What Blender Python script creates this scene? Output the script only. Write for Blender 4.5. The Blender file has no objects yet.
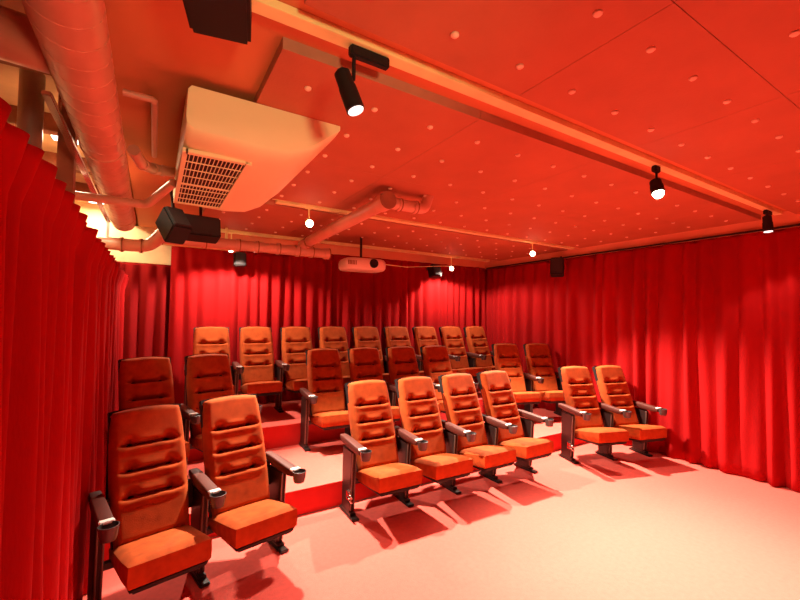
import bpy, bmesh, math, random
from mathutils import Vector, Matrix
random.seed(7)
C = bpy.context.scene.collection
sc = bpy.context.scene
PI = math.pi
# ------------------------------------------------------------------ camera
H = 1.695
F, TH, PT, RO = 401.25, .55, .044, .011
f0 = Vector((math.sin(TH), math.cos(TH), 0)); r0 = Vector((math.cos(TH), -math.sin(TH), 0)); zz = Vector((0, 0, 1))
fw = f0*math.cos(PT)+zz*math.sin(PT); up = -f0*math.sin(PT)+zz*math.cos(PT)
r2 = r0*math.cos(RO)+up*math.sin(RO); u2 = up*math.cos(RO)-r0*math.sin(RO)
cam = bpy.data.cameras.new('camera'); co = bpy.data.objects.new('camera', cam); C.objects.link(co)
co.matrix_world = Matrix(((r2.x, u2.x, -fw.x, 0), (r2.y, u2.y, -fw.y, 0), (r2.z, u2.z, -fw.z, H), (0, 0, 0, 1)))
cam.sensor_width = 36; cam.lens = 36*F/800; cam.clip_start = .02
sc.camera = co
# ------------------------------------------------------------------ world, exposure, lamp levels
w = bpy.data.worlds.new('world'); sc.world = w; w.use_nodes = True
w.node_tree.nodes['Background'].inputs[0].default_value = (1, .55, .35, 1)
w.node_tree.nodes['Background'].inputs[1].default_value = .15
vs = sc.view_settings; vs.view_transform = 'Standard'; vs.look = 'None'; vs.gamma = 1; vs.use_curve_mapping = False
vs.exposure = 0.0
WARM = (1.0, .84, .66)
# name: (power, aim point, cone degrees)
POW = dict(a=20, b=900, c=20, d=950, e=1350, f=230, g=170)
LOFT_W = 22

# unseen lamp added behind the camera to brighten the air conditioner and near ceiling
L = bpy.data.lights.new('rear_fill', 'SPOT'); L.energy = 150; L.color = (1, .78, .40); L.spot_size = math.radians(46); L.spot_blend = 1; L.shadow_soft_size = .15
lo = bpy.data.objects.new('rear_fill', L); C.objects.link(lo); lo.location = (.3, -1.2, 1.9)
lo.rotation_euler = (Vector((.55, 2.1, 2.70))-lo.location).to_track_quat('-Z', 'Y').to_euler()

# ------------------------------------------------------------------ materials
def mat(name, col, rough=.6, metal=0, var=.08, scale=8, bump=0, bscale=60, emit=None, es=0, sheen=0, stretch=None, spec=.5):
    m = bpy.data.materials.new(name); m.use_nodes = True
    nt = m.node_tree; b = nt.nodes['Principled BSDF']
    b.inputs['Roughness'].default_value = rough; b.inputs['Metallic'].default_value = metal; b.inputs['Specular IOR Level'].default_value = spec
    tc = nt.nodes.new('ShaderNodeTexCoord'); mp = nt.nodes.new('ShaderNodeMapping')
    if stretch: mp.inputs['Scale'].default_value = stretch
    nt.links.new(tc.outputs['Object'], mp.inputs[0])
    n = nt.nodes.new('ShaderNodeTexNoise'); n.inputs['Scale'].default_value = scale; n.inputs['Detail'].default_value = 4
    nt.links.new(mp.outputs[0], n.inputs['Vector'])
    r = nt.nodes.new('ShaderNodeValToRGB')
    r.color_ramp.elements[0].position = .3; r.color_ramp.elements[1].position = .7
    r.color_ramp.elements[0].color = (*[c*(1-var) for c in col], 1)
    r.color_ramp.elements[1].color = (*[min(1, c*(1+var)) for c in col], 1)
    nt.links.new(n.outputs[0], r.inputs[0]); nt.links.new(r.outputs[0], b.inputs['Base Color'])
    if sheen:
        b.inputs['Sheen Weight'].default_value = sheen; b.inputs['Sheen Tint'].default_value = (*[min(1, c*1.6+.05) for c in col], 1)
    if bump:
        n2 = nt.nodes.new('ShaderNodeTexNoise'); n2.inputs['Scale'].default_value = bscale; n2.inputs['Detail'].default_value = 3
        nt.links.new(mp.outputs[0], n2.inputs['Vector'])
        bp = nt.nodes.new('ShaderNodeBump'); bp.inputs['Strength'].default_value = bump; bp.inputs['Distance'].default_value = .01
        nt.links.new(n2.outputs[0], bp.inputs['Height']); nt.links.new(bp.outputs[0], b.inputs['Normal'])
    if emit:
        b.inputs['Emission Color'].default_value = (*emit, 1); b.inputs['Emission Strength'].default_value = es
    return m
M = dict(
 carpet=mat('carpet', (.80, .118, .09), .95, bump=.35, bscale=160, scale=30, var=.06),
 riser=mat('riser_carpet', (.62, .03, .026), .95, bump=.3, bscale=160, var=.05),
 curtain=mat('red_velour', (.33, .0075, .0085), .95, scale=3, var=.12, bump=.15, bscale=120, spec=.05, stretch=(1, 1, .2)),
 curtain_shaded=mat('shaded_red_velour', (.22, .007, .008), .95, scale=3, var=.12, spec=.05, bump=.15, bscale=120, stretch=(1, 1, .2)),  # red velour with the corner's shade put into its colour
 ceil=mat('painted_ceiling', (.56, .20, .072), .8, scale=1.6, var=.08),
 panel=mat('panel_board', (.42, .135, .062), .75, scale=3, var=.07, bump=.1, bscale=80),
 edge=mat('panel_edge', (.42, .22, .13), .8),
 button=mat('panel_button', (.80, .60, .42), .5),
 track=mat('painted_track', (.88, .82, .36), .4),
 fascia=mat('painted_fascia', (.80, .36, .20), .6, scale=2),
 fabric=mat('orange_velvet', (.36, .060, .009), .9, scale=14, var=.2, bump=.2, bscale=200, sheen=.12, spec=.2),
 arm=mat('arm_pad', (.085, .016, .010), .6, spec=.35, bump=.1, bscale=200),
 pipe=mat('painted_pipe', (.64, .30, .20), .38, scale=5),
 duct=mat('painted_duct', (.60, .28, .18), .33, scale=4, var=.1),
 cream=mat('cream_plaster', (.75, .55, .32), .8, scale=3, var=.2),
 joist=mat('brown_joist', (.30, .10, .05), .8, scale=6, var=.3),
 steel=mat('grey_steel', (.42, .36, .31), .35, metal=.7),
 black=mat('black_plastic', (.014, .011, .011), .6, spec=.25),
 ribm=mat('rib_metal', (.16, .11, .09), .35, metal=.6),
 legm=mat('leg_enamel', (.024, .009, .008), .45, spec=.35),
 blackm=mat('black_metal', (.025, .018, .016), .3, metal=.3),
 grille=mat('speaker_cloth', (.035, .028, .03), .9, bump=.6, bscale=300),
 chrome=mat('bright_metal', (.75, .7, .66), .18, metal=1),
 plate=mat('pale_plate', (.8, .78, .75), .35),
 rim=mat('cup_rim', (.06, .05, .05), .25),
 ac=mat('cream_casing', (.86, .88, .50), .6, scale=2, var=.03),
 slot=mat('dark_slots', (.03, .01, .01), .8),
 white=mat('projector_casing', (.82, .62, .5), .4, var=.02),
 lens=mat('dark_lens', (.01, .01, .012), .08),
 lit=mat('lit_bulb', (1, 1, 1), .5, emit=(1, .9, .62), es=14),
 litdim=mat('lit_reflector', (1, 1, 1), .5, emit=(1, .93, .88), es=1.6),
 litbox=mat('lit_diffuser', (1, 1, 1), .5, emit=(1, .96, .85), es=5),
)
# ------------------------------------------------------------------ mesh helpers
class MB:
    def __init__(s): s.v = []; s.f = []; s.sm = []
    def add(s, vs_, fs, smooth=False):
        o = len(s.v); s.v += [tuple(p) for p in vs_]; s.f += [tuple(i+o for i in f) for f in fs]; s.sm += [smooth]*len(fs); return s
    def box(s, a, b, rot=None, piv=None):
        x0, y0, z0 = a; x1, y1, z1 = b
        P = [Vector(p) for p in ((x0,y0,z0),(x1,y0,z0),(x1,y1,z0),(x0,y1,z0),(x0,y0,z1),(x1,y0,z1),(x1,y1,z1),(x0,y1,z1))]
        if rot:
            c = Vector(piv) if piv else sum(P, Vector())/8
            P = [rot @ (p-c)+c for p in P]
        return s.add(P, [(0,3,2,1),(4,5,6,7),(0,1,5,4),(1,2,6,5),(2,3,7,6),(3,0,4,7)])
    def loft(s, rings, caps=True, smooth=True):
        n = len(rings[0]); V = [p for r in rings for p in r]; Fs = []
        for i in range(len(rings)-1):
            for j in range(n):
                Fs.append((i*n+j, i*n+(j+1) % n, (i+1)*n+(j+1) % n, (i+1)*n+j))
        if caps: Fs.append(tuple(range(n-1, -1, -1))); Fs.append(tuple((len(rings)-1)*n+j for j in range(n)))
        return s.add(V, Fs, smooth)
    def cyl(s, a, b, r, r_b=None, n=20, caps=True):
        a = Vector(a); b = Vector(b); d = (b-a).normalized()
        t = d.cross(Vector((0, 0, 1)) if abs(d.z) < .95 else Vector((1, 0, 0))).normalized(); q = d.cross(t)
        r_b = r if r_b is None else r_b
        R = lambda c, rr: [c+(t*math.cos(2*PI*k/n)+q*math.sin(2*PI*k/n))*rr for k in range(n)]
        return s.loft([R(a, r), R(b, r_b)], caps)
    def tube(s, pts, r, n=16, radii=None, caps=True):
        P = [Vector(p) for p in pts]; rings = []; prev = None
        for i, p in enumerate(P):
            d = (P[min(i+1, len(P)-1)]-P[max(i-1, 0)]).normalized()
            if prev is None: t = d.cross(Vector((0, 0, 1)) if abs(d.z) < .95 else Vector((1, 0, 0))).normalized()
            else: t = (prev-d*prev.dot(d)).normalized()
            prev = t; q = d.cross(t); rr = radii[i] if radii else r
            rings.append([p+(t*math.cos(2*PI*k/n)+q*math.sin(2*PI*k/n))*rr for k in range(n)])
        return s.loft(rings, caps)
    def build(s, name, m, parent=None, bevel=0, seg=2, loc=(0,0,0), solid=True):
        me = bpy.data.meshes.new(name); me.from_pydata(s.v, [], s.f); me.update()
        me.polygons.foreach_set('use_smooth', s.sm)
        bm = bmesh.new(); bm.from_mesh(me)
        if solid: bmesh.ops.recalc_face_normals(bm, faces=bm.faces)
        if bevel:
            es = [e for e in bm.edges if len(e.link_faces) == 2 and e.calc_face_angle(0) > .6]
            bmesh.ops.bevel(bm, geom=es, offset=bevel, segments=seg, affect='EDGES', clamp_overlap=True)
        for e in bm.edges:
            if len(e.link_faces) == 2 and e.calc_face_angle(0) > .7: e.smooth = False
        if bevel:
            for f in bm.faces: f.smooth = True
        bm.to_mesh(me); bm.free()
        me.materials.append(m)
        o = bpy.data.objects.new(name, me); C.objects.link(o); o.location = loc
        if parent: o.parent = parent
        return o
def arc(p0, p1, p2, r, n=6):
    """points of a polyline corner at p1 rounded with radius r"""
    p0, p1, p2 = Vector(p0), Vector(p1), Vector(p2)
    a = p1+(p0-p1).normalized()*r; b = p1+(p2-p1).normalized()*r
    return [(1-t)**2*a+2*t*(1-t)*p1+t*t*b for t in [k/n for k in range(n+1)]]
def path(pts, r):
    out = [Vector(pts[0])]
    for i in range(1, len(pts)-1): out += arc(pts[i-1], pts[i], pts[i+1], r)
    return out+[Vector(pts[-1])]
def tag(o, label, cat, group=None):
    o['label'] = label; o['category'] = cat
    if group: o['group'] = group
    return o
def thing(name, label, cat, loc=(0,0,0), rz=0, group=None):
    o = bpy.data.objects.new(name, None); C.objects.link(o); o.location = loc; o.rotation_euler = (0, 0, rz); o.empty_display_size = .1
    return tag(o, label, cat, group)
def struct(o): o['kind'] = 'structure'; return o
def dup(root, loc, rz):
    def cp(o, par):
        c = o.copy(); C.objects.link(c)
        if par: c.parent = par
        for ch in list(o.children): cp(ch, c)
        return c
    r = cp(root, None); r.location = loc; r.rotation_euler = (0, 0, rz); return r

# ================================================================== SETTING
XL, XR = -.31, 5.52
def backY(x): return 5.93-.026*(x-.2)
struct(MB().box((-1.6, -2.6, -.1), (6.0, 3.42, 0)).build('floor', M['carpet']))
R1, R2, ZA, ZB = 3.42, 4.62, .21, .455
def platform(name, y0, y1, z):
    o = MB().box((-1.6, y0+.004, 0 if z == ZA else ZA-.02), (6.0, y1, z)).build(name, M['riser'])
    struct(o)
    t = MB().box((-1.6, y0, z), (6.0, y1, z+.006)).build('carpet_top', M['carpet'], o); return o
platform('floor_tier_lower', R1, 6.4, ZA)
platform('floor_tier_upper', R2, 6.4, ZB)
# walls (behind the curtains)
def wall(name, a, b, m='riser'): return struct(MB().box(a, b).build(name, M[m]))
wall('wall_right', (5.72, -2.7, 0), (5.9, 6.5, 2.95))
wall('wall_back', (-1.1, 6.3, 0), (5.9, 6.45, 3.1))
struct(MB().box((-.95, 6.10, 2.36), (.18, 6.2, 3.05)).build('trim_lintel', M['cream']))
wall('wall_left', (-1.1, -2.7, 0), (-.95, 6.45, 3.1), 'cream')
wall('wall_front', (-1.7, -2.75, 0), (5.9, -2.6, 3.4))
ZC = 2.83; ZP = 2.78
ceil = struct(MB().box((-.24, -2.7, ZC), (5.9, 6.45, ZC+.1)).build('ceiling', M['ceil']))
struct(MB().box((-1.1, -2.7, 3.05), (-.2, 6.45, 3.15)).build('ceiling_raised', M['cream']))
struct(MB().box((-.26, -2.7, ZC), (-.2, 6.45, 3.06)).build('trim_ceiling_edge', M['joist']))
# hung ceiling panels with buttons
bbm = MB()
n = 12; R = lambda rr, z: [(rr*math.cos(2*PI*k/n), rr*math.sin(2*PI*k/n), z) for k in range(n)]
bbm.loft([R(.0165, 0), R(.0165, -.006), R(.011, -.011), R(.003, -.013)])
bproto = bbm.build('button', M['button']); first_button = True
xs = [.41, 1.48, 2.55, 3.62, 4.69, 5.49]
fields = [(-.425, .645, [-.24, .12, .475]), (.645, 1.33, [.81, 1.165]), (1.60, 2.67, [1.82, 2.175, 2.53]),
          (2.67, 3.74, [2.885, 3.24, 3.6]), (3.95, 5.02, [4.16, 4.515, 4.87]), (5.02, 5.40, [5.22])]
for y0, y1, sy in fields:
    for i in range(5):
        g = .0015
        p = MB().box((xs[i]+g, y0+g, ZP), (xs[i+1]-g, y1-g, ZC)).build('ceiling_panel', M['panel'], ceil); p.data.materials.append(M['edge'])
        for pf in p.data.polygons: pf.material_index = 0 if abs(pf.normal.z) > .5 else 1
        for k in range(3):
            bx = xs[i]+.18+.357*k
            if bx > xs[i+1]-.05: continue
            for by in sy:
                if first_button: b = bproto; first_button = False
                else: b = bproto.copy(); C.objects.link(b)
                b.parent = p; b.location = (bx, by, ZP)
# fascia boards round the ceiling
struct(MB().box((5.49, -2.6, 2.66), (5.53, backY(5.5), ZC)).build('trim_right', M['fascia']))
m = MB(); m.add([(.2, backY(.2), 2.68), (5.5, backY(5.5), 2.68), (5.5, backY(5.5)+.03, 2.68), (.2, backY(.2)+.03, 2.68),
                 (.2, backY(.2), ZC), (5.5, backY(5.5), ZC), (5.5, backY(5.5)+.03, ZC), (.2, backY(.2)+.03, ZC)],
                [(0,3,2,1),(4,5,6,7),(0,1,5,4),(1,2,6,5),(2,3,7,6),(3,0,4,7)])
struct(m.build('trim_back', M['fascia']))
# ------------------------------------------------------------------ curtains
def curtain(name, a, b, z0, z1, label, material='curtain', nrm=(0, 1), pitch=.17, amp=.045, lean=0, seed=1, floor=None):
    """pleated sheet hanging from a to b; nrm points into the room"""
    rnd = random.Random(seed); a = Vector((*a, 0)); b = Vector((*b, 0)); L = (b-a).length; d = (b-a)/L; nn = Vector((*nrm, 0))
    npl = max(2, round(L/pitch)); cen = []; x = 0
    ws_ = [rnd.uniform(.7, 1.35) for _ in range(npl)]; s_ = sum(ws_); ws_ = [q/s_*L for q in ws_]
    am = [rnd.uniform(.6, 1.2) for _ in range(npl)]; ph = [rnd.uniform(-.4, .4) for _ in range(npl)]; dr = [rnd.uniform(-1, 1) for _ in range(npl)]
    cols = []
    for i in range(npl):
        for k in range(14):
            cols.append((x+ws_[i]*k/14, i, k/14))
        x += ws_[i]
    cols.append((L, npl-1, 1.0))
    nz = 26; zs = [z1-(z1-z0)*(j/nz)**1.25 for j in range(nz+1)]
    def fl(x_, z_): return z_ if floor is None else z_
    V = []; Fs = []
    for (s, i, t) in cols:
        for j, z in enumerate(zs):
            q = (z1-z)/(z1-z0)
            head = min(1, q/.06)
            shape = (.5-.5*math.cos(2*PI*t))**.8
            fold = shape*am[i]*amp*(.55+.45*head)*(1+.25*q)
            fold += .012*math.sin(s*41+i+z*1.3)*head*q + .009*math.sin(s*17+z*2.1+seed)
            sway = .012*dr[i]*math.sin(q*2.2+ph[i]*3)*min(1, 4*shape)
            off = fold+lean*(1-min(1, q/.07))
            V.append(a+d*(s+sway)+nn*off+Vector((0, 0, z)))
    m_ = nz+1
    for c in range(len(cols)-1):
        for j in range(nz): Fs.append((c*m_+j, c*m_+j+1, (c+1)*m_+j+1, (c+1)*m_+j))
    o = MB().add(V, Fs, True).build(name, M[material], solid=False)
    md = o.modifiers.new('thickness', 'SOLIDIFY'); md.thickness = .006; md.offset = 0
    return tag(o, label, 'curtain')
curtain('wall_curtain', (XL-.04, -2.3), (XL-.04, 5.80), .012, 2.12, 'long bright red pleated curtain along the left side under the pipes', nrm=(1, 0), pitch=.15, amp=.055, lean=.06, seed=3)
curtain('doorway_curtain', (-.62, 6.06), (.17, 6.02), ZB+.01, 2.345, 'dark shadowed red curtain in the back left corner beneath the banded pipe', 'curtain_shaded', nrm=(0, -1), pitch=.15, seed=5)
def bc(x0, x1, label, seed): curtain('wall_curtain', (x0, backY(x0)+.03), (x1, backY(x1)+.03), ZB+.012, 2.68, label, nrm=(0, -1), pitch=.165, amp=.05, seed=seed)
curtain('wall_curtain', (.17, backY(.2)+.03), (1.62, backY(1.6)+.03), ZB+.012, 2.60, 'brightly lit red back curtain behind the two leftmost back row seats', nrm=(0, -1), pitch=.165, amp=.05, seed=11)
bc(1.60, 3.75, 'red back curtain hanging behind the projector', 12)
bc(3.73, 5.56, 'darker red back curtain ending in the far right corner', 13)
def rc(y0, y1, z0, label, seed): curtain('wall_curtain', (XR+.035, y0), (XR+.035, y1), z0, 2.66, label, nrm=(-1, 0), pitch=.2, amp=.055, seed=seed)
rc(3.40, 5.86, ZA+.012, 'red right side curtain between the far corner and the step, behind the small wall speaker', 21)
rc(1.80, 3.44, .012, 'bright red right side curtain beside the front row pair of seats', 22)
rc(-2.3, 1.88, .012, 'red right side curtain nearest the camera at the right edge', 23)
# curtain rails
m = MB(); m.box((5.455, -2.3, 2.655), (5.485, 5.72, 2.675)); tag(m.build('curtain_rail', M['blackm']), 'thin dark curtain rail along the top of the right curtains', 'rail')
# ------------------------------------------------------------------ lighting tracks
def track(y, x0, x1, label, h=.034):
    t = thing('lighting_track', label, 'light track', (0, y, 0), 0)
    m = MB(); m.box((x0, -.032, ZC-h), (x1, .032, ZC))
    m.build('rail', M['track'], t, .002, 1)
    m = MB(); m.box((x0-.03, -.034, ZC-.036), (x0, .034, ZC)); m.build('end_cap', M['track'], t, .003)
    return t
track(1.455, .26, 5.46, 'pale orange lighting track nearest the camera, carrying three black spotlights')
track(3.80, .95, 5.40, 'lighting track across the middle of the ceiling carrying two glaring lamps', .068)
track(5.50, .60, 5.30, 'rearmost lighting track in front of the back curtain, above the projector', .075)
# ------------------------------------------------------------------ spotlights
def spot(x, y, zc, aim, key, label, col='black', ln=.15, r=.042, adaptor=(.0, .14), cone=110, lens='lit', loff=None, blend=.3, down=False):
    t = thing('track_spotlight', label, 'spotlight', (x, y, 0))
    c = M[col]; zt = ZC-.034
    MB().box((adaptor[0]-.02, -.017, zt-.045), (adaptor[1], .017, zt)).build('track_adaptor', c, t, .006)
    hc = Vector((loff or (0, 0))+(0,)) if loff else Vector((0, 0, 0))
    hc.z = zc
    d = (Vector(aim)-Vector((x+hc.x, y+hc.y, zc))).normalized()
    side = Vector((1, 0, 0))
    m = MB(); m.cyl((0, 0, zt-.04), (0, 0, zc+.055), .008, n=10)
    m.tube([(0, 0, zc+.06), (hc.x*.5, hc.y*.5+.0, zc+.05), (hc.x, hc.y, zc)], .008, 8); m.build('stem', c, t)
    a = hc-d*ln*.5; b = hc+d*ln*.5
    m = MB(); m.cyl(a, a+d*ln*.4, r*.9, r*.92, 24); m.cyl(a+d*ln*.4, b, r, r*1.04, 24)
    m.tube([a-d*.012, a+d*.002], r, 20, radii=[r*.55, r*.86])
    hd = m.build('lamp_head', c, t)
    m = MB(); m.cyl(b+d*.001, b+d*.004, r*.9, r*.86, 24); m.build('lens', M[lens], hd)
    if lens == 'lit':
        m = MB()
        t_ = d.cross(Vector((0, 0, 1))).normalized(); q_ = d.cross(t_)
        R_ = lambda q: [b+d*(.004+.036*math.sin(q))+(t_*math.cos(2*PI*k/20)+q_*math.sin(2*PI*k/20))*.036*math.cos(q) for k in range(20)]
        m.loft([R_(q) for q in (0, .3, .6, .9, 1.2, 1.45)]); m.build('bulb', M['lit'], hd)
    L = bpy.data.lights.new('beam', 'SPOT'); L.energy = POW[key]; L.color = WARM; L.spot_size = math.radians(cone); L.spot_blend = blend; L.shadow_soft_size = .035
    lo = bpy.data.objects.new('beam', L); C.objects.link(lo); lo.parent = hd; lo.location = b+d*.06
    lo.rotation_euler = (0, 0, 0) if down is True else (Vector(down or d)).to_track_quat('-Z', 'Y').to_euler()
    return t
spot(.66, 1.455, 2.60, (1.45, .9, 0), 'a', 'large black track spotlight nearest the camera, white lens tilted down', ln=.165, r=.036, adaptor=(0, .16), lens='litdim', loff=(-.02, .0), cone=120)
spot(3.03, 1.455, 2.645, (2.5, .7, 0), 'b', 'black track spotlight with glaring bulb in the middle of the near track', ln=.10, adaptor=(-.02, .03), cone=84, blend=1.0, down=(.0, -.12, -1))
spot(5.15, 1.455, 2.66, (5.0, 1.3, 0), 'c', 'black spotlight pointing straight down at the right end of the near track', ln=.15, r=.04, adaptor=(-.04, .08), lens='litdim', cone=100)
spot(1.27, 3.80, 2.62, (.8, .9, 1.2), 'd', 'glaring orange painted lamp at the left of the middle track', 'track', ln=.09, r=.035, adaptor=(-.02, .03), cone=102, blend=.5, down=(.2, -.5, -1))
spot(4.50, 3.80, 2.62, (1.5, .9, 1.2), 'e', 'glaring orange painted lamp on the right half of the middle track', 'track', ln=.09, r=.035, adaptor=(-.02, .03), cone=106, blend=.5, down=(-.22, -.48, -1))
spot(.82, 5.50, 2.55, (.3, 1, 1.4), 'f', 'small glaring lamp on the rear track beside the small left rear speaker', 'track', ln=.08, r=.03, adaptor=(-.02, .03), cone=156, down=(.04, -.1, -1))
spot(4.42, 5.50, 2.57, (1.5, .9, 1.2), 'g', 'glaring lamp on the rear track beside the small right rear speaker', 'track', ln=.08, r=.035, adaptor=(-.02, .03), cone=156, down=(.04, -.1, -1))
# ------------------------------------------------------------------ cinema seats
S, YB, ZBK, YC, ZCUP, WS, YF, ZT, ZU = .54, .326, 1.057, -.272, .623, .205, -.39, .456, .317
def back_mesh():
    """front bolsters of the reclined back: u across, v up"""
    nu, nv = 40, 96
    base = Vector((0, .048, .345)); top = Vector((0, YB, ZBK)); ax = (top-base); Lh = ax.length; ax.normalize(); nf = Vector((0, -ax.z, ax.y))
    tuft = [.325, .52, .72]
    rows = []; V = []; Fs = []
    def halfw(v): return .198+.012*math.sin(v*PI)-(.010 if v > .9 else 0)*(v-.9)/.1
    for j in range(nv+1):
        v = j/nv
        for i in range(nu+1):
            u = -1+2*i/nu
            hw = halfw(v); edge = 1-abs(u)
            # thickness: pillow-like
            prof = min(1, (edge/.16))**.45 if edge > 0 else 0
            tb = min(1, v/.04, (1-v)/.035)
            prof *= max(0, tb)**.45
            th = .048+.045*prof
            for k, tv in enumerate(tuft):
                inside = 1/(1+math.exp((abs(u)-.74)/.045))
                dv = v-tv
                th -= .040*math.exp(-(dv/.0125)**2)*inside
                # pinched hollows above the crease on both sides, full roll between them
                th -= .046*math.exp(-((abs(u)-.52)/.13)**2-((dv-.024)/.030)**2)+.022*math.exp(-(u/.55)**4-((dv-.008)/.015)**2)
                th += .004*math.exp(-((dv-.035)/.03)**2)*math.exp(-(u/.4)**2)
                th += .006*math.exp(-((dv+.035)/.03)**2)*inside
            th = max(.008, th)
            arch = .016*(1-u*u)*(v if v > .8 else 0)*((v-.8)/.2 if v > .8 else 0)
            side = 1-(.012*(1-min(1, edge/.08)))/hw*0
            V.append(base+Vector((u*hw*side, 0, 0))+ax*(v*Lh+arch)+nf*th)
    m_ = nu+1
    for j in range(nv):
        for i in range(nu): Fs.append((j*m_+i, j*m_+i+1, (j+1)*m_+i+1, (j+1)*m_+i))
    # back sheet and rim
    o = len(V)
    for j in range(nv+1):
        v = j/nv
        for u in (-1, 1): V.append(base+Vector((u*halfw(v), 0, 0))+ax*(v*Lh))
    for j in range(nv):
        Fs.append((o+2*j, j*m_, (j+1)*m_, o+2*j+2)); Fs.append((j*m_+nu, o+2*j+1, o+2*j+3, (j+1)*m_+nu))
        Fs.append((o+2*j+1, o+2*j, o+2*j+2, o+2*j+3))
    Fs.append(tuple([i for i in range(m_)]+[o+1, o])); Fs.append(tuple([nv*m_+i for i in range(nu, -1, -1)]+[o+2*nv, o+2*nv+1]))
    return MB().add(V, Fs, True), base, ax, nf, Lh
def seat_mesh():
    """seat cushion: rounded wedge, convex on top"""
    nx, ny = 16, 20; V = []; Fs = []; y0, y1 = YF, .085
    for j in range(ny+1):
        t = j/ny
        for i in range(nx+1):
            u = -1+2*i/nx; e = min(1, (1-abs(u))/.14); g = min(1, t/.09, (1-t)/.1)
            z = ZT-.022+.022*(max(0, e)**.5)*(max(0, g)**.5)+.012*(1-u*u)*math.sin(PI*min(1, t*1.1))-.095*t
            V.append((u*(WS-.006*(1-min(1, t*4))), y0+(y1-y0)*t, z))
    m_ = nx+1
    for j in range(ny):
        for i in range(nx): Fs.append((j*m_+i, j*m_+i+1, (j+1)*m_+i+1, (j+1)*m_+i))
    ring = [i for i in range(m_)]+[j*m_+nx for j in range(1, ny+1)]+[ny*m_+i for i in range(nx-1, -1, -1)]+[j*m_ for j in range(ny-1, 0, -1)]
    prev = ring
    for zz_, ins in ((ZU+.06, -.002), (ZU+.012, 0), (ZU, .008)):
        cur = []
        for r in ring:
            x, y, z = V[r]; x, y, z = x, y, z
            t = (y-y0)/(y1-y0)
            V.append((x*(1-ins/WS), y+ins*(1-2*t), zz_-.05*t)); cur.append(len(V)-1)
        for k in range(len(ring)):
            k2 = (k+1) % len(ring); Fs.append((prev[k], cur[k], cur[k2], prev[k2]))
        prev = cur
    Fs.append(tuple(prev))
    return MB().add(V, Fs, True)
def add_arm(t, sx):
    x = sx*S/2
    # cast leg between two seats
    m = MB()
    m.add([(x-.022, -.02, .03), (x+.022, -.02, .03), (x+.022, .16, .03), (x-.022, .16, .03), (x-.022, -.06, .56), (x+.022, -.06, .56), (x+.022, .15, .56), (x-.022, .15, .56)],
          [(0,3,2,1),(4,5,6,7),(0,1,5,4),(1,2,6,5),(2,3,7,6),(3,0,4,7)])
    lg = m.build('leg', M['legm'], t, .008)
    m = MB(); 
    for dx in (-.014, .014): m.add([(x+dx-.005, -.030, .06), (x+dx+.005, -.030, .06), (x+dx+.005, -.01, .06), (x+dx-.005, -.01, .06), (x+dx-.005, -.068, .55), (x+dx+.005, -.068, .55), (x+dx+.005, -.04, .55), (x+dx-.005, -.04, .55)],
          [(0,3,2,1),(4,5,6,7),(0,1,5,4),(1,2,6,5),(2,3,7,6),(3,0,4,7)])
    m.build('rib', M['ribm'], lg, .002, 1)
    m = MB(); m.box((x-.032, -.11, 0), (x+.032, .20, .022)); m.box((x-.026, -.05, .02), (x+.026, .17, .045)); m.build('foot', M['blackm'], lg, .006)
    # arm pad
    m = MB()
    rings = []
    for y, z, hw, th in ((.20, .640, .030, .045), (.10, .642, .034, .065), (-.05, .634, .036, .066), (-.18, .626, .036, .058), (-.232, .622, .034, .045)):
        pts = []
        for k in range(16):
            a = 2*PI*k/16; c, s_ = math.cos(a), math.sin(a)
            px = hw*math.copysign(abs(c)**.35, c); pz = th/2*math.copysign(abs(s_)**.35, s_)
            pts.append((x+px, y, z-th/2+pz+.004))
        rings.append(pts)
    m.loft(rings); ar = m.build('armrest', M['arm'], t)
    m = MB(); m.box((x-.034, -.245, .616), (x+.034, -.205, .632)); m.build('cover_plate', M['plate'], ar, .004)
    # cup holder: open cup
    n_ = 24; cy = YC-.01
    Rg = lambda r, z: [(x+r*math.cos(2*PI*k/n_), cy+r*math.sin(2*PI*k/n_), z) for k in range(n_)]
    m = MB(); m.loft([Rg(.034, .555), Rg(.040, .575), Rg(.046, .618), Rg(.047, .628), Rg(.043, .629), Rg(.039, .60), Rg(.034, .568)])
    m.build('cup_holder', M['rim'], ar)
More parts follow.
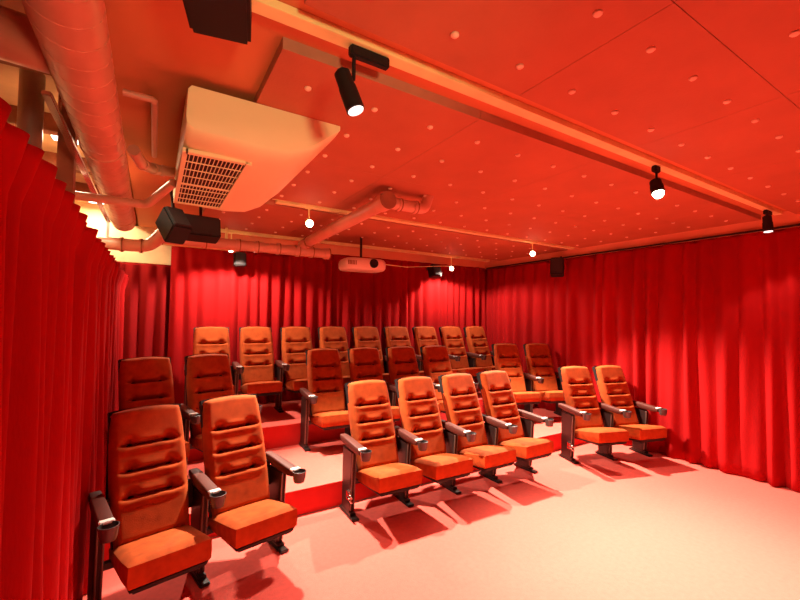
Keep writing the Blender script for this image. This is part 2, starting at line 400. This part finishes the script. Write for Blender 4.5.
def make_seat():
    t = thing('cinema_seat', '', 'seat')
    mb, base, ax, nf, Lh = back_mesh()
    bk = mb.build('backrest', M['fabric'], t)
    # plastic shell behind the back
    rings = []
    for k in range(13):
        v = k/12; hw = .207-.004*abs(v-.5); pts = []
        lift = -.01 if k == 0 else (.012 if k == 12 else 0)
        for q in range(13):
            u = -1+2*q/12; dep = -.012-.035*(1-abs(u)**4)*(.4+.6*math.sin(PI*min(1, .15+v*.8)))
            arch = .014*(1-u*u)*(max(0, v-.8)/.2)
            pts.append(base+Vector((u*hw, 0, 0))+ax*(v*Lh+lift+arch)+nf*dep)
        for q in range(12, -1, -1):
            u = -1+2*q/12; arch = .014*(1-u*u)*(max(0, v-.8)/.2)
            pts.append(base+Vector((u*hw, 0, 0))+ax*(v*Lh+lift+arch)+nf*.034)
        rings.append(pts)
    MB().loft(rings).build('back_shell', M['black'], bk)
    # pale piping round the top edge
    pp = []
    for q in range(25):
        a = -1+2*q/24; v = 1-.03*abs(a)**8; pp.append(base+Vector((a*.196, 0, 0))+ax*(Lh*v+.016*(1-a*a)+.001)+nf*.035)
    MB().tube(pp, .006, 8).build('piping', M['fabric'], bk)
    st = seat_mesh().build('seat_cushion', M['fabric'], t)
    m = MB()
    m.add([(-.18, YF+.015, ZU-.035), (.18, YF+.015, ZU-.035), (.17, .07, ZU-.075), (-.17, .07, ZU-.075),
           (-.198, YF+.004, ZU+.004), (.198, YF+.004, ZU+.004), (.198, .085, ZU-.044), (-.198, .085, ZU-.044)],
          [(0,3,2,1),(4,5,6,7),(0,1,5,4),(1,2,6,5),(2,3,7,6),(3,0,4,7)])
    m.build('seat_pan', M['black'], st, .01)
    m = MB(); m.box((-.25, .01, .255), (.25, .05, .295)); m.box((-.25, .115, .42), (-.2, .155, .60)); m.box((.2, .115, .42), (.25, .155, .60))
    m.build('hinge_bracket', M['blackm'], t, .005)
    add_arm(t, -1)
    return t
def chain(x, y, ph, k, n_):
    out = []
    for i in range(n_):
        out.append((x, y, ph)); mm = ph+k/2; x += S*math.cos(mm); y += S*math.sin(mm); ph += k
    return out
proto = make_seat()
f_ = 'orange tufted seat '
rows = [
 (0, chain(.044, 2.874, .216, -.012, 2), [f_+'nearest the camera, front row, against the left curtain', f_+'second from left in the front row, aisle to its right']),
 (0, chain(1.757, 3.183, -.028, .004, 4), [f_+'leftmost of the four middle front row seats', f_+'second from left among the four middle front row seats', f_+'third from left among the four middle front row seats', f_+'rightmost of the four middle front row seats, beside the right aisle']),
 (0, chain(4.582, 3.008, -.308, .04, 2), [f_+'left one of the front row pair by the right curtain', f_+'right one of the front row pair, touching the right curtain']),
 (ZA, chain(.013, 4.09, .207, 0, 2), [f_+'on the lower step in the left corner by the curtain', f_+'on the lower step, second from the left']),
 (ZA, chain(1.769, 4.421, -.067, .005, 4), [f_+'leftmost of the middle four on the lower step', f_+'second from left of the middle four on the lower step', f_+'third from left of the middle four on the lower step', f_+'rightmost of the middle four on the lower step']),
 (ZA, chain(4.632, 4.255, -.305, -.04, 2), [f_+'left one of the right hand pair on the lower step', f_+'right one of the right hand pair on the lower step']),
 (ZB, chain(.633, 5.354, -.026, -.001, 9), [f_+'leftmost in the back row', f_+'second from left in the back row, visible down to its seat', f_+'third from left in the back row', f_+'fourth from left in the back row', f_+'middle one of nine in the back row', f_+'fourth from the right in the back row', f_+'third from the right in the back row', f_+'second from the right in the back row', f_+'rightmost in the back row by the far corner']),
]
grp = ['front row seats', 'front row seats', 'front row seats', 'seats on the lower step', 'seats on the lower step', 'seats on the lower step', 'back row seats']
firstseat = True
endarm = make_seat()   # a second prototype with both armrests for the right end of a block
add_arm(endarm, 1)
usedend = False
for (z, pl, labs), g in zip(rows, grp):
    for i, (x, y, ph) in enumerate(pl):
        last = i == len(pl)-1
        if last:
            if usedend: o = dup(endarm, (x, y, z+(.006 if z else 0)), ph)
            else: pend = (x, y, z, ph); o = endarm; usedend = True; o.location = (x, y, z+(.006 if z else 0)); o.rotation_euler = (0, 0, ph)
        else:
            if firstseat: o = proto; firstseat = False; o.location = (x, y, z+(.006 if z else 0)); o.rotation_euler = (0, 0, ph)
            else: o = dup(proto, (x, y, z+(.006 if z else 0)), ph)
        tag(o, labs[i], 'seat', g)
# bright catches on the outer side of the two aisle-end legs
for x, y, ph in (rows[1][1][0], rows[2][1][0]):
    tgt = [o for o in C.objects if o.type == 'EMPTY' and (o.location-Vector((x, y, 0))).length < .02][0]
    m = MB(); xx = -S/2-.035
    m.tube([(xx, -.10, .19), (xx, -.02, .21)], .008, 8); m.tube([(xx, -.10, .155), (xx, .0, .175)], .010, 8); m.box((xx-.004, -.03, .15), (xx+.02, .02, .22))
    m.build('side_catch', M['chrome'], tgt)

# ------------------------------------------------------------------ air conditioner
t = thing('air_conditioner', 'cream ceiling air conditioner with square intake grille beside the silver spotlight', 'air conditioner', (0, 0, 0))
t['label'] = 'cream ceiling-hung air conditioner with a dark slotted intake grille'
prof = [(.115, ZP-.002), (.10, 2.76), (.095, 2.60), (.10, 2.56), (.13, 2.535), (.45, 2.52), (.60, 2.535), (.72, 2.595), (.80, 2.675), (.865, 2.735), (.875, 2.755), (.875, ZP-.002)]
Yn, Yf_ = 2.09, 3.52
rings = []
for y, s_ in ((Yn, .60), (Yn+.008, .70), (Yn+.025, .80), (Yn+.055, .90), (Yn+.10, .97), (Yn+.15, 1), (Yf_-.12, 1), (Yf_-.05, .85), (Yf_, .5)):
    rings.append([(.47+(x-.47)*(.97+.03*s_), y, ZP-(ZP-z)*(.55+.45*s_) if z < 2.75 else z) for x, z in prof])
MB().loft(rings).build('casing', M['ac'], t)
MB().box((.14, 2.2, ZP-.004), (.40, 3.4, ZC)).build('mounting_plate', M['steel'], t)
# intake grille on the underside, left half
def under(x): return 2.535-(x-.13)*.047-.003
gx0, gx1, gy0, gy1 = .112, .405, 2.26, 3.30
m = MB(); m.box((gx0, gy0, 2.517), (gx1, gy1, 2.530)); gr = m.build('intake_grille', M['slot'], t)
m = MB()
m.box((gx0-.015, gy0-.02, 2.510), (gx0+.008, gy1+.02, 2.532)); m.box((gx1-.008, gy0-.02, 2.506), (gx1+.02, gy1+.02, 2.525))
m.box((gx0, gy0-.02, 2.510), (gx1, gy0+.01, 2.530)); m.box((gx0, gy1-.01, 2.510), (gx1, gy1+.02, 2.530)); m.box((gx0, 2.80, 2.511), (gx1, 2.825, 2.530))
for k in range(1, 8): 
    y = gy0+(gy1-gy0)*k/8
    if k != 4: m.box((gx0, y-.0028, 2.512), (gx1, y+.0028, 2.528))
for k in range(1, 15): x = gx0+(gx1-gx0)*k/15; m.box((x-.002, gy0, 2.513), (x+.002, gy1, 2.528))
m.build('grille_bars', M['ac'], gr)
# ------------------------------------------------------------------ projector
t = thing('projector', 'pale rounded projector hanging from the ceiling in front of the back curtain', 'projector', (2.37, 4.85, 2.40))
rings = []
for z, s_ in ((-.085, .86), (-.078, .93), (-.05, .99), (0, 1), (.035, .98), (.06, .92), (.068, .84)):
    rings.append([(.30*s_*math.copysign(abs(math.cos(a))**.45, math.cos(a)), .20*s_*math.copysign(abs(math.sin(a))**.45, math.sin(a)), z) for a in [2*PI*k/40 for k in range(40)]])
t.rotation_euler = (0, 0, -.1)
pc = MB().loft(rings).build('casing', M['white'], t)
m = MB(); m.cyl((.09, -.17, .0), (.09, -.212, .0), .062, .058, 28); m.build('lens_ring', M['black'], t)
m = MB(); m.cyl((.09, -.20, .0), (.09, -.216, .0), .044, .04, 28); m.build('lens', M['lens'], t)
m = MB(); m.cyl((0, .05, .05), (0, .05, ZC-2.40), .016, n=12); m.box((-.09, -.04, ZC-2.40-.012), (.09, .14, ZC-2.40)); m.box((-.10, -.05, .068), (.10, .15, .082)); m.build('ceiling_mount', M['blackm'], t)
m = MB()
for k in range(6): m.box((-.26+k*.02, -.203, -.03), (-.25+k*.02, -.19, .025))
m.build('vent', M['joist'], pc)
tag(MB().tube([(2.62, 5.0, 2.46), (3.3, 5.2, 2.475), (4.35, 5.44, 2.60)], .006, 8).build('power_cable', M['track']), 'thin pale cable from the projector to the rear lamp', 'cable')
# ------------------------------------------------------------------ loudspeakers
def speaker(name, label, c, size, rz, tilt, faceax=1, bracket=None, gx=.012):
    t = thing(name, label, 'speaker', c, rz)
    sx, sy, sz = size; Rm = Matrix.Rotation(tilt, 3, 'X')
    m = MB(); m.box((-sx/2, -sy/2, -sz/2), (sx/2, sy/2, sz/2), Rm, (0, 0, 0)); m.build('cabinet', M['black'], t, .012)
    m = MB(); m.box((-sx/2+gx, -sy/2-.012, -sz/2+gx), (sx/2-gx, -sy/2+.004, sz/2-gx), Rm, (0, 0, 0)); m.build('grille', M['grille'], t, .006)
    if bracket:
        m = MB(); m.tube([(0, 0, 0), (bracket[0]*.2, bracket[1]*.6, bracket[2]*.7), bracket], .014, 10); m.build('bracket', M['blackm'], t)
    return t
# near ceiling speaker: face looks down toward the camera
speaker('ceiling_speaker', 'large black cloth-fronted speaker cut off by the top edge of the photo', (.135, 1.335, 2.725), (.20, .12, .40), -.2, -1.48, bracket=(0, .02, .100))
speaker('hanging_speaker', 'black boxy speaker tilted beside the air conditioner grille, the left of two', (.125, 4.0, 2.475), (.17, .20, .26), .45, -.75, bracket=(-.02, .05, .355))
speaker('hanging_speaker', 'wide black speaker under the air conditioner, the right one of two', (.355, 4.22, 2.515), (.32, .18, .20), .1, -.25, bracket=(0, .05, .31))
speaker('small_speaker', 'small dark speaker at the left of the back curtain near a lamp', (.97, 5.74, 2.455), (.15, .12, .19), 0, -.12, bracket=(0, .12, .08))
speaker('small_speaker', 'small round-cornered dark speaker on the back curtain right of the projector', (4.10, 5.56, 2.50), (.19, .15, .21), .1, -.25, bracket=(0, .2, .06))
speaker('small_speaker', 'small black speaker mounted on the right curtain near the ceiling', (5.30, 4.0, 2.50), (.19, .17, .27), -1.0, -.25, bracket=(.05, .14, .18))
# ------------------------------------------------------------------ ducts and pipes
DX, DZ, DR = -.25, 2.60, .105
t = thing('air_duct', 'fat orange spiral-seamed round duct running along the ceiling above the left curtain', 'duct')
pts = [(-.235-.04*k/30, -.6+5.3*k/30, 2.60) for k in range(31)]
MB().tube(pts, .098, 36).build('duct_body', M['duct'], t)
sp = []
turns = 44
for k in range(turns*16+1):
    a = 2*PI*k/16; y = -.55+5.2*k/(turns*16); q = (y+.6)/5.3; sp.append((-.235-.04*q+.099*math.cos(a), y, 2.60+.099*math.sin(a)))
MB().tube(sp, .0016, 5).build('spiral_seam', M['duct'], t)
for y in (2.6, 4.4):
    MB().cyl((-.235-.04*(y+.6)/5.3, y, 2.60), (-.235-.04*(y+.6)/5.3, y+.03, 2.60), .103, n=36).build('collar', M['duct'], t)
tag(MB().cyl((-.93, 1.87, 2.69), (-.31, 1.87, 2.65), .085, n=32).build('branch_duct', M['duct']), 'orange branch duct entering the spiral duct at the top left', 'duct')
tag(MB().cyl((-.62, 2.95, 1.2), (-.62, 2.95, 3.04), .055, n=24).build('riser_pipe', M['steel']), 'grey vertical pipe seen above the left curtain', 'pipe')
tag(MB().box((-.52, 3.06, 1.2), (-.44, 3.16, 3.04)).build('brown_post', M['joist'], bevel=.005), 'dark brown post behind the left curtain top', 'post')
tag(MB().box((-.405, 2.05, 2.555), (-.372, 4.6, 2.575)).box((-.395, 2.3, 2.57), (-.385, 2.32, 3.05)).box((-.395, 4.0, 2.57), (-.385, 4.02, 3.05)).build('metal_channel', M['chrome'], bevel=.004), 'shiny metal channel running beside the spiral duct', 'metal channel')
jl = ['nearest the camera', 'beside the grey vertical pipe', 'under the little ceiling light', 'behind the brown post', 'farthest away']
for k, y in enumerate((1.6, 2.6, 3.5, 4.35, 5.2)):
    tag(MB().box((-.95, y, 2.93), (-.26, y+.09, 3.05)).build('ceiling_joist', M['joist'], bevel=.004), 'brown joist left of the spiral duct, ' + jl[k], 'joist', 'joists above the left curtain')
t = thing('ceiling_light', 'small glowing white box light in the open ceiling left of the duct', 'light', (-.60, 3.80, 3.05))
MB().box((-.10, -.12, -.03), (.10, .12, 0)).build('housing', M['steel'], t); MB().box((-.085, -.105, -.045), (.085, .105, -.029)).build('diffuser', M['litbox'], t)
L = bpy.data.lights.new('glow', 'AREA'); L.energy = LOFT_W; L.color = (1, .8, .5); L.size = .2
lo = bpy.data.objects.new('glow', L); C.objects.link(lo); lo.parent = t; lo.location = (0, 0, -.06)
t = thing('ceiling_light', 'added light brightening the plaster above the far end of the left curtain', 'light', (-.60, 5.75, 3.05))  # added to brighten the far plaster, no fixture clearly seen here
MB().box((-.10, -.15, -.03), (.10, .15, 0)).build('housing', M['steel'], t); MB().box((-.085, -.14, -.045), (.085, .14, -.029)).build('diffuser', M['litbox'], t)
L2 = L.copy(); lo = bpy.data.objects.new('glow', L2); C.objects.link(lo); lo.parent = t; lo.location = (0, 0, -.06)
def pipe(name, pts, r, label, bands=(), mt='pipe', rad=.08, n_=18):
    t = thing(name, label, 'pipe')
    P = path(pts, rad); MB().tube(P, r, n_).build('tube', M[mt], t)
    for (a, b) in bands:
        a, b = Vector(a), Vector(b); MB().cyl(a, b, r*1.18, n=n_).build('coupling', M[mt], t, 0); MB().cyl(b, b+(b-a).normalized()*.012, r*1.2, n=n_).build('strap', M['joist'], t)
    return t
pipe('water_pipe', [(-.945, 3.30, 2.465), (-.065, 3.30, 2.465), (.085, 2.98, 2.56)], .028, 'thin orange pipe crossing below the duct and bending up to the air conditioner', rad=.05)
pipe('drain_pipe', [(-.16, 2.30, 2.76), (-.03, 2.30, 2.76), (-.03, 3.12, 2.76)], .016, 'thin L-shaped orange pipe flat against the ceiling beside the duct', rad=.03)
# insulated elbow from the duct to the unit
t = thing('refrigerant_pipe', 'segmented orange elbow pipe joining the duct and the air conditioner', 'pipe')
P = path([(-.135, 2.85, 2.68), (-.09, 3.05, 2.66), (-.02, 3.22, 2.70), (.10, 3.24, 2.71)], .05)
MB().tube(P, .034, 18).build('tube', M['pipe'], t)
for i in (3, 8, 13): 
    if i+1 < len(P): MB().cyl(P[i], P[i]+(P[i+1]-P[i]).normalized()*.02, .039, n=18).build('coupling', M['pipe'], t)
# banded pipe under the back left corner
t = pipe('banded_pipe', [(-.50, 4.72, 2.375), (-.06, 4.70, 2.375), (.12, 4.40, 2.56)], .060, 'fat banded orange pipe elbow in the back left corner', rad=.10, bands=[((-.30, 4.712, 2.375), (-.285, 4.711, 2.375)), ((-.14, 4.703, 2.375), (-.125, 4.702, 2.375))])
MB().box((-.41, 4.705, 2.42), (-.39, 4.73, 3.05)).build('hanger', M['steel'], t)
# long banded pipe
YB_, ZB_ = 5.05, 2.535
bl = [(.02+.0, .05), (.44, .48), (.80, .84), (1.02, 1.05), (1.28, 1.31), (1.52, 1.56), (1.70, 1.74), (1.90, 1.965)]
t = pipe('banded_pipe', [(.0, YB_, ZB_), (1.97, YB_, ZB_)], .062, 'long horizontal orange pipe with joints in front of the back curtain', bands=[((a, YB_, ZB_), (b, YB_, ZB_)) for a, b in bl])
tag(MB().box((.02, 5.28, 2.50), (.86, 5.34, 2.56)).box((.10, 5.30, 2.55), (.13, 5.33, ZC)).box((.72, 5.30, 2.55), (.75, 5.33, ZC)).build('wooden_batten', M['track'], bevel=.004), 'pale orange batten over the left end of the back curtain', 'batten')
t = pipe('ceiling_pipe', [(1.61, 5.05, 2.62), (1.61, 2.86, 2.655)], .062, 'orange pipe sloping forward under the ceiling panels with a capped end', bands=[((1.61, 4.82, 2.62), (1.61, 4.78, 2.62)), ((1.61, 2.95, 2.655), (1.61, 2.83, 2.657))])
t = pipe('elbow_pipe', [(1.66, 2.90, 2.66), (2.02, 2.90, 2.66), (2.07, 2.90, 2.80)], .048, 'short orange stub pipe with collar beside the sloping ceiling pipe', rad=.05, bands=[((1.90, 2.90, 2.66), (1.925, 2.90, 2.66)), ((1.74, 2.90, 2.66), (1.76, 2.90, 2.66))])
